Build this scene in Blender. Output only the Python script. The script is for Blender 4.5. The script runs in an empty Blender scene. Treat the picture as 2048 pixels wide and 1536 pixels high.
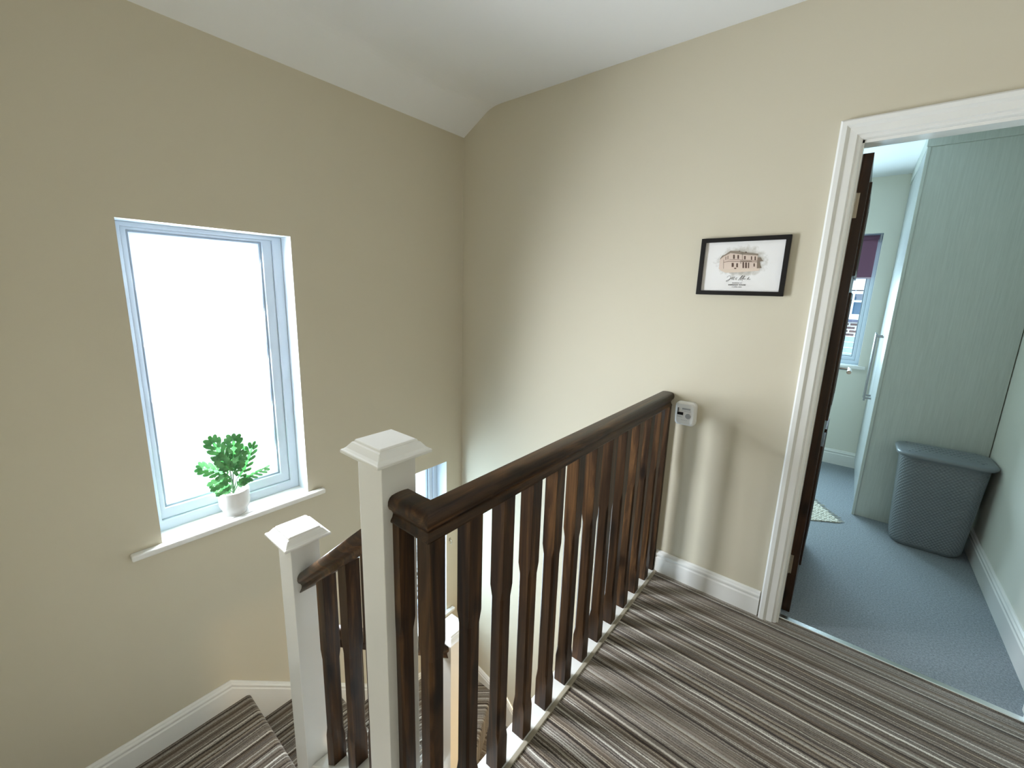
import bpy, bmesh, math, random
from mathutils import Vector, Matrix
PI = math.pi
sc = bpy.context.scene
C = sc.collection

# ------------------------------------------------------------------ camera
F, YAW, PITCH, ROLL = 838.689, 0.691899, 0.198694, 0.026751
SX, SY = -20, -20
cam = bpy.data.cameras.new('camera')
cam.sensor_width = 36
cam.lens = F / 2048 * 36
cam.shift_x = -SX / 2048
cam.shift_y = SY / 2048
cam.clip_start = 0.02
co = bpy.data.objects.new('camera', cam)
C.objects.link(co)
fw = Vector((-math.sin(YAW)*math.cos(PITCH), math.cos(YAW)*math.cos(PITCH), -math.sin(PITCH)))
rt = Vector((math.cos(YAW), math.sin(YAW), 0))
up = rt.cross(fw)
r2 = rt*math.cos(ROLL) + up*math.sin(ROLL)
u2 = -rt*math.sin(ROLL) + up*math.cos(ROLL)
m = Matrix((r2, u2, -fw)).transposed().to_4x4()
m.translation = Vector((2.070275, -2.057360, 1.427072))
co.matrix_world = m
sc.camera = co

# ------------------------------------------------------------------ view, world, lights
sc.view_settings.view_transform = 'Standard'
sc.view_settings.look = 'None'
sc.view_settings.gamma = 1
sc.view_settings.use_curve_mapping = False
sc.view_settings.exposure = 0.12
sc.cycles.use_denoising = True
sc.cycles.max_bounces = 10
sc.cycles.diffuse_bounces = 6
sc.cycles.sample_clamp_indirect = 6

w = bpy.data.worlds.new('sky'); sc.world = w; w.use_nodes = True
wb = w.node_tree.nodes['Background']
wb.inputs[0].default_value = (0.66, 0.86, 1.0, 1)
wb.inputs[1].default_value = 5.0

def area(name, loc, nrm, sx, sy, power, col, spread=180, portal=False):
    l = bpy.data.lights.new(name, 'AREA')
    l.shape = 'RECTANGLE'; l.size = sx; l.size_y = sy
    l.energy = power; l.color = col; l.spread = math.radians(spread)
    if portal: l.cycles.is_portal = True
    o = bpy.data.objects.new(name, l); C.objects.link(o)
    o.location = loc
    o.rotation_euler = Vector(nrm).to_track_quat('-Z', 'Y').to_euler()
    return o
# daylight at the frosted landing window
for k in range(5):      # the sky's light falls in at a slant
    area('window_daylight', (-0.125, -1.455, .575+.23*k), (1, 0.05, -0.24), 0.46, 0.215, 16.0, (0.87, 0.94, 1.0), 142)
area('window_daylight', (-0.128, -0.54, -0.38), (1, 0, 0), 0.22, 1.05, 18, (0.62, 0.83, 1.0), 165)
# open windows: portals for the sky
area('window_sky_portal', (-0.2, -0.43, -0.38), (1, 0, 0), 0.60, 1.25, 1, (1, 1, 1), 180, True)
area('window_sky_portal', (1.45, 2.72, 1.41), (0, -1, 0), 1.45, 1.1, 1, (1, 1, 1), 180, True)
# added fill lights behind and right of the camera, no real opening there
area('fill_light', (3.30, -1.65, 1.15), (-1, 0, 0.5), 0.8, 1.8, 0.4, (1.0, 0.97, 0.92), 180)
area('fill_light', (1.9, -2.40, 1.5), (0, 0.45, 1.0), 0.9, 0.6, 2.6, (1.0, 0.97, 0.92), 180)
# daylight at the bedroom window
area('bedroom_daylight', (1.40, 2.50, 1.26), (0, -1, 0), 1.05, 0.62, 45, (0.62, 0.88, 1.0), 170)
# warm lamp of the hall below
area('hall_lamp', (2.3, -1.1, -0.35), (-0.3, 0, -1), 0.4, 0.4, 26, (1.0, 0.72, 0.38), 180)

# ------------------------------------------------------------------ materials
def nmat(name):
    m = bpy.data.materials.new(name); m.use_nodes = True
    nt = m.node_tree
    return m, nt, nt.nodes['Principled BSDF']
def N(nt, t, **kw):
    n = nt.nodes.new(t)
    for k, v in kw.items():
        if k.startswith('i_'):
            key = k[2:]
            key = int(key) if key.isdigit() else key
            n.inputs[key].default_value = v
        else: setattr(n, k, v)
    return n
def L(nt, a, b): nt.links.new(a, b)
def plain(name, col, rough=0.5, metal=0, bump=0, bscale=200, var=0, spec=0.5, coat=0):
    m, nt, b = nmat(name)
    b.inputs['Base Color'].default_value = (*col, 1)
    b.inputs['Roughness'].default_value = rough
    b.inputs['Metallic'].default_value = metal
    b.inputs['Specular IOR Level'].default_value = spec
    b.inputs['Coat Weight'].default_value = coat
    tc = N(nt, 'ShaderNodeTexCoord')
    if bump:
        n = N(nt, 'ShaderNodeTexNoise', i_Scale=bscale, i_Detail=3)
        L(nt, tc.outputs['Object'], n.inputs['Vector'])
        bp = N(nt, 'ShaderNodeBump', i_Strength=bump, i_Distance=0.002)
        L(nt, n.outputs['Fac'], bp.inputs['Height']); L(nt, bp.outputs['Normal'], b.inputs['Normal'])
    if var:
        n = N(nt, 'ShaderNodeTexNoise', i_Scale=3.0, i_Detail=4)
        L(nt, tc.outputs['Object'], n.inputs['Vector'])
        r = N(nt, 'ShaderNodeValToRGB')
        r.color_ramp.elements[0].color = (*[c*(1-var) for c in col], 1)
        r.color_ramp.elements[1].color = (*[min(1, c*(1+var)) for c in col], 1)
        r.color_ramp.elements[0].position = .3; r.color_ramp.elements[1].position = .7
        L(nt, n.outputs['Fac'], r.inputs['Fac']); L(nt, r.outputs['Color'], b.inputs['Base Color'])
    return m

def wood(name, axis, dark=(0.010, 0.0050, 0.0022), mid=(0.046, 0.0215, 0.0088), light=(0.145, 0.071, 0.026), rough=0.38):
    m, nt, b = nmat(name)
    tc = N(nt, 'ShaderNodeTexCoord'); oi = N(nt, 'ShaderNodeObjectInfo')
    add = N(nt, 'ShaderNodeVectorMath', operation='ADD')
    mul = N(nt, 'ShaderNodeMath', operation='MULTIPLY', i_1=37.0)
    L(nt, oi.outputs['Random'], mul.inputs[0]); L(nt, mul.outputs[0], add.inputs[1])
    L(nt, tc.outputs['Object'], add.inputs[0])
    mp = N(nt, 'ShaderNodeMapping')
    s = [26, 26, 26]; s['xyz'.index(axis)] = 1.6
    mp.inputs['Scale'].default_value = s
    L(nt, add.outputs[0], mp.inputs['Vector'])
    n = N(nt, 'ShaderNodeTexNoise', i_Scale=1.0, i_Detail=5, i_Roughness=.62, i_Distortion=1.2)
    L(nt, mp.outputs[0], n.inputs['Vector'])
    r = N(nt, 'ShaderNodeValToRGB')
    e = r.color_ramp.elements
    e[0].position = .32; e[0].color = (*dark, 1)
    e[1].position = .72; e[1].color = (*light, 1)
    k = e.new(.52); k.color = (*mid, 1)
    L(nt, n.outputs['Fac'], r.inputs['Fac'])
    # knots
    mp2 = N(nt, 'ShaderNodeMapping')
    s2 = [12, 12, 12]; s2['xyz'.index(axis)] = 5.0
    mp2.inputs['Scale'].default_value = s2
    L(nt, add.outputs[0], mp2.inputs['Vector'])
    v = N(nt, 'ShaderNodeTexVoronoi', i_Scale=1.0)
    L(nt, mp2.outputs[0], v.inputs['Vector'])
    r2_ = N(nt, 'ShaderNodeValToRGB')
    r2_.color_ramp.elements[0].position = .10; r2_.color_ramp.elements[0].color = (.18, .15, .12, 1)
    r2_.color_ramp.elements[1].position = .26; r2_.color_ramp.elements[1].color = (1, 1, 1, 1)
    L(nt, v.outputs['Distance'], r2_.inputs['Fac'])
    mx = N(nt, 'ShaderNodeMix', data_type='RGBA', blend_type='MULTIPLY')
    mx.inputs[0].default_value = .85
    L(nt, r.outputs['Color'], mx.inputs[6]); L(nt, r2_.outputs['Color'], mx.inputs[7])
    L(nt, mx.outputs[2], b.inputs['Base Color'])
    b.inputs['Roughness'].default_value = rough
    b.inputs['Specular IOR Level'].default_value = .28
    bp = N(nt, 'ShaderNodeBump', i_Strength=.12, i_Distance=.001)
    L(nt, n.outputs['Fac'], bp.inputs['Height']); L(nt, bp.outputs['Normal'], b.inputs['Normal'])
    return m

def stripes(name, axis):
    m, nt, b = nmat(name)
    tc = N(nt, 'ShaderNodeTexCoord'); sp = N(nt, 'ShaderNodeSeparateXYZ')
    L(nt, tc.outputs['Object'], sp.inputs[0])
    wn = N(nt, 'ShaderNodeTexNoise', i_Scale=9.0, i_Detail=2)
    L(nt, tc.outputs['Object'], wn.inputs['Vector'])
    ws = N(nt, 'ShaderNodeMath', operation='MULTIPLY', i_1=.006); L(nt, wn.outputs['Fac'], ws.inputs[0])
    u0 = N(nt, 'ShaderNodeMath', operation='ADD'); L(nt, sp.outputs['XYZ'.index(axis.upper())], u0.inputs[0]); L(nt, ws.outputs[0], u0.inputs[1])
    fn = N(nt, 'ShaderNodeTexNoise', i_Scale=260.0, i_Detail=2)
    L(nt, tc.outputs['Object'], fn.inputs['Vector'])
    fs = N(nt, 'ShaderNodeMath', operation='MULTIPLY', i_1=.006); L(nt, fn.outputs['Fac'], fs.inputs[0])
    u = N(nt, 'ShaderNodeMath', operation='ADD'); L(nt, u0.outputs[0], u.inputs[0]); L(nt, fs.outputs[0], u.inputs[1])
    def layer(freq, off, det):
        mm = N(nt, 'ShaderNodeMath', operation='MULTIPLY_ADD', i_1=freq, i_2=off)
        L(nt, u.outputs[0], mm.inputs[0])
        n = N(nt, 'ShaderNodeTexNoise', noise_dimensions='1D', i_Scale=1.0, i_Detail=det, i_Roughness=.75)
        L(nt, mm.outputs[0], n.inputs['W'])
        return n.outputs['Fac']
    a = layer(68.0, 3.0, 3); h = layer(24.0, 77.0, 2)
    r = N(nt, 'ShaderNodeValToRGB'); r.color_ramp.interpolation = 'LINEAR'
    pts = [(.30, (.040, .031, .026)), (.41, (.06, .049, .042)), (.44, (.24, .21, .18)), (.49, (.30, .27, .235)),
           (.515, (.085, .072, .062)), (.545, (.11, .095, .083)), (.57, (.38, .365, .33)), (.63, (.50, .49, .45)), (.70, (.66, .65, .61))]
    e = r.color_ramp.elements
    e[0].position, e[0].color = pts[0][0], (*pts[0][1], 1)
    e[1].position, e[1].color = pts[-1][0], (*pts[-1][1], 1)
    for p, c in pts[1:-1]:
        k = e.new(p); k.color = (*c, 1)
    L(nt, a, r.inputs['Fac'])
    r2_ = N(nt, 'ShaderNodeValToRGB')
    e = r2_.color_ramp.elements
    e[0].position = .35; e[0].color = (.62, .52, .42, 1); e[1].position = .62; e[1].color = (1.15, 1.12, 1.1, 1)
    L(nt, h, r2_.inputs['Fac'])
    mx = N(nt, 'ShaderNodeMix', data_type='RGBA', blend_type='MULTIPLY'); mx.inputs[0].default_value = 1
    L(nt, r.outputs['Color'], mx.inputs[6]); L(nt, r2_.outputs['Color'], mx.inputs[7])
    L(nt, mx.outputs[2], b.inputs['Base Color'])
    b.inputs['Roughness'].default_value = .95; b.inputs['Specular IOR Level'].default_value = .1
    b.inputs['Sheen Weight'].default_value = .25
    bp = N(nt, 'ShaderNodeBump', i_Strength=.55, i_Distance=.004)
    L(nt, fn.outputs['Fac'], bp.inputs['Height']); L(nt, bp.outputs['Normal'], b.inputs['Normal'])
    return m

def fibre(name, c0, c1, scale=300):
    m, nt, b = nmat(name)
    tc = N(nt, 'ShaderNodeTexCoord')
    n = N(nt, 'ShaderNodeTexNoise', i_Scale=scale, i_Detail=3, i_Roughness=.7); L(nt, tc.outputs['Object'], n.inputs['Vector'])
    n2 = N(nt, 'ShaderNodeTexNoise', i_Scale=5.0, i_Detail=3); L(nt, tc.outputs['Object'], n2.inputs['Vector'])
    ad = N(nt, 'ShaderNodeMath', operation='ADD'); L(nt, n.outputs['Fac'], ad.inputs[0]); L(nt, n2.outputs['Fac'], ad.inputs[1])
    hf = N(nt, 'ShaderNodeMath', operation='MULTIPLY', i_1=.5); L(nt, ad.outputs[0], hf.inputs[0])
    n2.inputs['Scale'].default_value = 130.0
    r = N(nt, 'ShaderNodeValToRGB')
    r.color_ramp.elements[0].position = .38; r.color_ramp.elements[0].color = (*c0, 1)
    r.color_ramp.elements[1].position = .62; r.color_ramp.elements[1].color = (*c1, 1)
    L(nt, hf.outputs[0], r.inputs['Fac']); L(nt, r.outputs['Color'], b.inputs['Base Color'])
    b.inputs['Roughness'].default_value = .95; b.inputs['Specular IOR Level'].default_value = .1
    b.inputs['Sheen Weight'].default_value = .2
    bp = N(nt, 'ShaderNodeBump', i_Strength=.5, i_Distance=.004)
    L(nt, n.outputs['Fac'], bp.inputs['Height']); L(nt, bp.outputs['Normal'], b.inputs['Normal'])
    return m

M = {}
M['wall'] = plain('magnolia_paint', (.60, .55, .435), .75, bump=.06, bscale=260, spec=.2)
M['bedwall'] = plain('pale_green_paint', (.76, .75, .67), .75, bump=.05, bscale=260, spec=.2)
M['ceiling'] = plain('ceiling_paint', (.84, .84, .84), .85, bump=.05, bscale=180, spec=.15)
M['white'] = plain('white_gloss', (.80, .795, .77), .17, bump=.04, bscale=60)
M['whitematt'] = plain('white_matt', (.70, .77, .82), .6)  # white paint, blue cast of the sky light put into its colour
M['upvc'] = plain('white_plastic_frame', (.66, .74, .82), .3)  # white plastic, coloured bluish to stand in for sky light on it
M['gasket'] = plain('grey_gasket', (.34, .40, .46), .5)
for a in 'xyz': M['wood'+a] = wood('dark_stained_pine_'+a, a)
M['door'] = wood('dark_door_wood', 'z', (.014, .006, .003), (.034, .014, .006), (.065, .028, .012), .28)
M['carpet_y'] = stripes('striped_carpet_along_x', 'y')
M['carpet_x'] = stripes('striped_carpet_along_y', 'x')
M['greycarpet'] = fibre('blue_grey_carpet', (.16, .185, .205), (.30, .335, .37), 260)
M['chrome'] = plain('chrome', (.78, .79, .8), .18, 1)
M['steel'] = plain('brushed_steel', (.36, .37, .38), .38, 1)
M['brass'] = plain('aged_hinge_metal', (.42, .36, .28), .35, .9)
M['strip'] = plain('metal_threshold', (.82, .84, .84), .25, 1)
M['edge'] = plain('beige_carpet_gripper', (.33, .29, .22), .6)
M['blackframe'] = plain('black_frame', (.006, .005, .005), .4, spec=.25)
M['paper'] = plain('print_paper', (.80, .78, .77), .7)
M['alarm'] = plain('alarm_plastic', (.80, .79, .77), .4)
M['black'] = plain('black_plastic', (.01, .01, .012), .25)
M['greyplastic'] = plain('grey_plastic', (.36, .36, .37), .5)
M['pot'] = plain('white_ceramic', (.80, .79, .78), .2)
M['stem'] = plain('plant_stem', (.05, .13, .05), .5)
M['blind'] = plain('plum_fabric', (.19, .085, .14), .8, bump=.2, bscale=500)
M['rug'] = plain('cream_rug', (.62, .60, .52), .95, bump=.6, bscale=300)
M['earth'] = plain('grey_pebbles', (.45, .43, .41), .7)

def leaf_mat():
    m, nt, b = nmat('leaf_green')
    tc = N(nt, 'ShaderNodeTexCoord')
    n = N(nt, 'ShaderNodeTexNoise', i_Scale=30.0, i_Detail=2); L(nt, tc.outputs['Object'], n.inputs['Vector'])
    r = N(nt, 'ShaderNodeValToRGB')
    r.color_ramp.elements[0].position = .35; r.color_ramp.elements[0].color = (.05, .18, .06, 1)
    r.color_ramp.elements[1].position = .65; r.color_ramp.elements[1].color = (.13, .34, .12, 1)
    L(nt, n.outputs['Fac'], r.inputs['Fac']); L(nt, r.outputs['Color'], b.inputs['Base Color'])
    b.inputs['Roughness'].default_value = .35
    t = N(nt, 'ShaderNodeBsdfTranslucent'); t.inputs[0].default_value = (.045, .19, .05, 1)
    mx = N(nt, 'ShaderNodeMixShader'); mx.inputs[0].default_value = .3
    L(nt, b.outputs[0], mx.inputs[1]); L(nt, t.outputs[0], mx.inputs[2])
    L(nt, mx.outputs[0], nt.nodes['Material Output'].inputs['Surface'])
    return m
M['leaf'] = leaf_mat()

def glass_mat(name='clear_glass', tint=(1, 1, 1)):
    m = bpy.data.materials.new(name); m.use_nodes = True; nt = m.node_tree
    for n in list(nt.nodes):
        if n.type != 'OUTPUT_MATERIAL': nt.nodes.remove(n)
    t = N(nt, 'ShaderNodeBsdfTransparent'); t.inputs[0].default_value = (*tint, 1)
    g = N(nt, 'ShaderNodeBsdfGlossy'); g.inputs['Roughness'].default_value = .02
    mx = N(nt, 'ShaderNodeMixShader'); mx.inputs[0].default_value = .06
    L(nt, t.outputs[0], mx.inputs[1]); L(nt, g.outputs[0], mx.inputs[2])
    L(nt, mx.outputs[0], nt.nodes['Material Output'].inputs['Surface'])
    return m
M['glass'] = glass_mat()
def frost():
    m, nt, b = nmat('frosted_glass')
    b.inputs['Base Color'].default_value = (.8, .8, .85, 1)
    b.inputs['Roughness'].default_value = .5
    t = N(nt, 'ShaderNodeBsdfTranslucent'); t.inputs[0].default_value = (.93, .91, .95, 1)
    tr = N(nt, 'ShaderNodeBsdfTransparent'); tr.inputs[0].default_value = (.9, .88, .93, 1)
    mx = N(nt, 'ShaderNodeMixShader'); mx.inputs[0].default_value = .75
    L(nt, b.outputs[0], mx.inputs[1]); L(nt, t.outputs[0], mx.inputs[2])
    L(nt, mx.outputs[0], nt.nodes['Material Output'].inputs['Surface'])
    return m
M['frost'] = frost()

def brick_mat():
    m, nt, b = nmat('brickwork')
    tc = N(nt, 'ShaderNodeTexCoord'); mp = N(nt, 'ShaderNodeMapping')
    mp.inputs['Rotation'].default_value = (PI/2, 0, 0)
    L(nt, tc.outputs['Object'], mp.inputs['Vector'])
    k = N(nt, 'ShaderNodeTexBrick')
    k.inputs['Color1'].default_value = (.10, .062, .058, 1); k.inputs['Color2'].default_value = (.07, .045, .05, 1)
    k.inputs['Mortar'].default_value = (.42, .42, .42, 1)
    k.inputs['Scale'].default_value = 1.0; k.inputs['Brick Width'].default_value = .225
    k.inputs['Row Height'].default_value = .075; k.inputs['Mortar Size'].default_value = .014
    L(nt, mp.outputs[0], k.inputs['Vector']); L(nt, k.outputs['Color'], b.inputs['Base Color'])
    b.inputs['Roughness'].default_value = .9
    return m
M['brick'] = brick_mat()
def panel_mat():   # wardrobe foil, fine vertical grain
    m, nt, b = nmat('white_grained_foil')
    tc = N(nt, 'ShaderNodeTexCoord'); mp = N(nt, 'ShaderNodeMapping'); mp.inputs['Scale'].default_value = (160, 160, 6)
    L(nt, tc.outputs['Object'], mp.inputs['Vector'])
    n = N(nt, 'ShaderNodeTexNoise', i_Scale=1.0, i_Detail=4, i_Roughness=.7); L(nt, mp.outputs[0], n.inputs['Vector'])
    r = N(nt, 'ShaderNodeValToRGB')
    r.color_ramp.elements[0].position = .3; r.color_ramp.elements[0].color = (.50, .54, .51, 1)
    r.color_ramp.elements[1].position = .7; r.color_ramp.elements[1].color = (.58, .62, .59, 1)
    L(nt, n.outputs['Fac'], r.inputs['Fac']); L(nt, r.outputs['Color'], b.inputs['Base Color'])
    b.inputs['Roughness'].default_value = .45
    bp = N(nt, 'ShaderNodeBump', i_Strength=.25, i_Distance=.002)
    L(nt, n.outputs['Fac'], bp.inputs['Height']); L(nt, bp.outputs['Normal'], b.inputs['Normal'])
    return m
M['foil'] = panel_mat()
M['grassy'] = fibre('pale_paving', (.42, .42, .40), (.55, .55, .53), 40)
M['twig'] = plain('twig_bark', (.05, .025, .03), .8)
M['cladding'] = plain('pale_cladding', (.24, .30, .32), .5)
M['slate'] = plain('slate_sill', (.06, .07, .12), .6)
M['rooftile'] = plain('roof_tile', (.10, .06, .05), .8, var=.2)

# ------------------------------------------------------------------ mesh helpers
def obj(name, bm, mat, parent=None, smooth=False, rename=True):
    me = bpy.data.meshes.new(name)
    bmesh.ops.recalc_face_normals(bm, faces=bm.faces)
    bm.to_mesh(me); bm.free()
    mats = mat if isinstance(mat, (list, tuple)) else [mat]
    for x in mats: me.materials.append(x)
    if smooth:
        for p in me.polygons: p.use_smooth = True
    o = bpy.data.objects.new(name, me); C.objects.link(o)
    if parent is not None:
        o.parent = parent
        o.matrix_parent_inverse = Matrix.Identity(4)
    return o
def box(bm, x0, y0, z0, x1, y1, z1, bev=0):
    r = bmesh.ops.create_cube(bm, size=1)
    for v in r['verts']:
        v.co = Vector((x0+(v.co.x+.5)*(x1-x0), y0+(v.co.y+.5)*(y1-y0), z0+(v.co.z+.5)*(z1-z0)))
    if bev:
        es = list({e for v in r['verts'] for e in v.link_edges})
        bmesh.ops.bevel(bm, geom=es, offset=bev, segments=2, affect='EDGES', profile=.5)
    return r['verts']
def BM(): return bmesh.new()
def bx(*a, bev=0):
    bm = BM(); box(bm, *a, bev=bev); return bm
def prism(bm, poly, lo, hi, axis='z'):
    """poly: list of 2D points; extruded along axis. axis z:(x,y) x:(y,z) y:(x,z)"""
    def P(p, h):
        if axis == 'z': return (p[0], p[1], h)
        if axis == 'x': return (h, p[0], p[1])
        return (p[0], h, p[1])
    a = [bm.verts.new(P(p, lo)) for p in poly]; b = [bm.verts.new(P(p, hi)) for p in poly]
    n = len(poly)
    bm.faces.new(a); bm.faces.new(b[::-1])
    for i in range(n): bm.faces.new((a[i], b[i], b[(i+1) % n], a[(i+1) % n]))
def loft(bm, rings, close=True, caps=True):
    vs = [[bm.verts.new(p) for p in r] for r in rings]
    n = len(rings[0])
    for a, b in zip(vs, vs[1:]):
        for i in range(n if close else n-1):
            bm.faces.new((a[i], a[(i+1) % n], b[(i+1) % n], b[i]))
    if caps:
        bm.faces.new(vs[0]); bm.faces.new(vs[-1][::-1])
def lathe(bm, prof, c, seg=32):
    rings = [[(c[0]+r*math.cos(2*PI*i/seg), c[1]+r*math.sin(2*PI*i/seg), c[2]+z) for i in range(seg)] for r, z in prof]
    loft(bm, rings)
def tube(bm, pts, r, seg=8):
    pts = [Vector(p) for p in pts]; rings = []
    rr = r if isinstance(r, (list, tuple)) else [r]*len(pts)
    for i, p in enumerate(pts):
        d = (pts[min(i+1, len(pts)-1)] - pts[max(i-1, 0)]).normalized()
        a = d.cross(Vector((0, 0, 1)))
        if a.length < .1: a = d.cross(Vector((1, 0, 0)))
        a.normalize(); b = d.cross(a)
        rings.append([p + a*rr[i]*math.cos(2*PI*k/seg) + b*rr[i]*math.sin(2*PI*k/seg) for k in range(seg)])
    loft(bm, rings)
def tag(o, label, cat, group=None):
    o['label'] = label; o['category'] = cat
    if group: o['group'] = group
    return o
def struct(o, label=None):
    o['kind'] = 'structure'
    if label: o['label'] = label; 
    return o
def empty(name, loc, label=None, cat=None, group=None, rz=0):
    o = bpy.data.objects.new(name, None); C.objects.link(o); o.location = loc; o.rotation_euler.z = rz
    o.empty_display_size = .1
    if label: tag(o, label, cat, group)
    return o
def local(o, parent):
    """Geometry of o was written in world space: make it a child of parent without moving it."""
    o.parent = parent
    o.matrix_parent_inverse = (Matrix.Translation(parent.location) @ Matrix.Rotation(parent.rotation_euler.z, 4, 'Z')).inverted()
    return o
def part(name, bm, mat, parent, smooth=False):
    """Part written in world coordinates; its origin moves to its centre."""
    xs = [v.co.copy() for v in bm.verts]
    c = sum(xs, Vector())/len(xs)
    bmesh.ops.translate(bm, verts=bm.verts, vec=-c)
    o = obj(name, bm, mat, smooth=smooth)
    o.location = c
    top = parent
    chain = Matrix.Identity(4)
    ps = []
    while top is not None: ps.append(top); top = top.parent
    mw = Matrix.Identity(4)
    for p in reversed(ps):
        mw = mw @ p.matrix_parent_inverse @ p.matrix_basis
    o.parent = parent
    o.matrix_parent_inverse = mw.inverted()
    return o
def bevelmod(o, w=.003, seg=2):
    md = o.modifiers.new('bevel', 'BEVEL'); md.width = w; md.segments = seg; md.limit_method = 'ANGLE'; md.angle_limit = .6
    return o
def smooth_angle(o):
    for p in o.data.polygons: p.use_smooth = True
    return o

def wall(bm, axis, p0, p1, u0, u1, z0, z1, holes):
    """Solid wall, thickness p0..p1 along axis, with openings (ua,ub,za,zb). Reveal faces get material 1."""
    us = sorted({u0, u1, *[h[0] for h in holes], *[h[1] for h in holes]})
    zs = sorted({z0, z1, *[h[2] for h in holes], *[h[3] for h in holes]})
    def solid(i, j):
        if i < 0 or j < 0 or i >= len(us)-1 or j >= len(zs)-1: return False
        uc, zc = (us[i]+us[i+1])/2, (zs[j]+zs[j+1])/2
        return not any(h[0] < uc < h[1] and h[2] < zc < h[3] for h in holes)
    cache = {}
    def V(p, u, z):
        k = (p, u, z)
        if k not in cache: cache[k] = bm.verts.new((p, u, z) if axis == 'x' else (u, p, z))
        return cache[k]
    for i in range(len(us)-1):
        for j in range(len(zs)-1):
            if not solid(i, j): continue
            a, b, c, d = us[i], us[i+1], zs[j], zs[j+1]
            for p in (p0, p1): bm.faces.new((V(p, a, c), V(p, b, c), V(p, b, d), V(p, a, d)))
            inner = lambda ii, jj: 0 <= ii < len(us)-1 and 0 <= jj < len(zs)-1
            for (ii, jj, q) in ((i-1, j, ((a, c), (a, d))), (i+1, j, ((b, c), (b, d))), (i, j-1, ((a, c), (b, c))), (i, j+1, ((a, d), (b, d)))):
                if not solid(ii, jj):
                    f = bm.faces.new((V(p0, *q[0]), V(p0, *q[1]), V(p1, *q[1]), V(p1, *q[0])))
                    f.material_index = 1 if inner(ii, jj) else 0

# ------------------------------------------------------------------ house shell
ZL = -2.574                       # floor of the hall below
W1 = (-1.742, -1.130, .358, 1.643)
W2 = (-.72, -.149, -.985, .222)
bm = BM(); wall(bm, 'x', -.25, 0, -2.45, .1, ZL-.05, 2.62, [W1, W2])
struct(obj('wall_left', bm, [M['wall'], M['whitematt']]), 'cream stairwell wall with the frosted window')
DX0, DX1, DZ = 2.0, 2.735, 1.98
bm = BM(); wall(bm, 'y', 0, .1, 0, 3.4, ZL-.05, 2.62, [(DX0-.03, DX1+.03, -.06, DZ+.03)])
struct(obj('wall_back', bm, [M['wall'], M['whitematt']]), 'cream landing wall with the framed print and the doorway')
struct(obj('wall_front', bx(0, -2.55, ZL-.05, 3.4, -2.45, 2.62), M['wall']))
struct(obj('wall_right', bx(3.4, -2.55, ZL-.05, 3.5, .1, 2.62), M['wall']))
# ceiling: flat, with a short rounded slope along the window wall
pr = [(0, 2.364)]
x1, z1 = .234, 2.4925
for k in range(0, 7):
    t = k/6; a = (x1-.055, 2.364+.1285*(1-.055/.234)); b = (x1, z1); c = (x1+.07, z1)
    pr.append(((1-t)**2*a[0]+2*t*(1-t)*b[0]+t*t*c[0], (1-t)**2*a[1]+2*t*(1-t)*b[1]+t*t*c[1]))
pr += [(3.4, 2.4925), (3.4, 2.62), (0, 2.62)]
bm = BM(); prism(bm, pr, -2.45, 0, 'y')
struct(obj('ceiling', bm, M['ceiling']))
# landing floor
bm = BM(); prism(bm, [(1.467, -1.545), (1.467, -.004), (1.60, -.004), (1.99, -.004), (1.99, .048), (2.745, .048), (2.745, -.004), (3.4, -.004), (3.4, -2.45), (1.29, -2.45), (1.29, -1.56), (1.467, -1.56)], -.012, 0, 'z')
struct(obj('floor', bm, M['carpet_y']), 'brown and grey striped landing carpet')
struct(obj('trim_1', bx(1.4525, -1.545, -.01, 1.467, -.005, .005, bev=.002), M['edge']), 'thin beige edging strip along the landing carpet')
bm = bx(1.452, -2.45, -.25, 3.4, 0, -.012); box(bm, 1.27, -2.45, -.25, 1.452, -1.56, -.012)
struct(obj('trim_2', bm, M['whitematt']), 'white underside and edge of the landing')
struct(obj('floor_hall', bx(0, -2.45, ZL-.05, 3.4, 0, ZL), M['carpet_y']))

# skirtings ------------------------------------------------------
SK = [(0, 0), (.018, 0), (.018, .078), (.014, .084), (.014, .088), (.017, .094), (.017, .100), (.012, .106), (.010, .112), (.004, .1166), (0, .1166)]
def skirting(bm, path, nrm, prof, depth=None):
    """path: (u,z) top edge list in world as 3D points; prof hung below the top edge; nrm: outward."""
    H = .1166; nrm = Vector(nrm)
    rings = []
    for P in path:
        P = Vector(P); ring = []
        for (t, z) in prof:
            zz = z - H
            if z == 0 and depth: zz = -depth
            ring.append(P + nrm*t + Vector((0, 0, zz)))
        rings.append(ring)
    loft(bm, rings)
bm = BM(); skirting(bm, [(1.4525, 0, .1166), (1.925, 0, .1166)], (0, -1, 0), SK)
struct(obj('baseboard_back', bm, M['white']), 'short white skirting board between banister and door frame')
bm = BM(); skirting(bm, [(0, -2.45, -.468), (0, -1.566, -.468), (0, -.80, -1.125), (0, -.48, -1.335), (0, 0, -1.43)], (1, 0, 0), SK, .42)
struct(obj('baseboard_left', bm, M['white']), 'white skirting board following the stairs under the window')
bm = BM(); skirting(bm, [(0, 0, -1.43), (.22, 0, -1.472), (.50, 0, -1.545), (.75, 0, -1.77), (1.5, 0, ZL+.13), (3.4, 0, ZL+.1166)], (0, -1, 0), SK, .42)
struct(obj('baseboard_stair', bm, M['white']), 'white skirting board descending beside the lower stairs')
bm = BM(); box(bm, 1.4525-.066, -.02, -.28, 1.4525, 0, 0)

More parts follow.
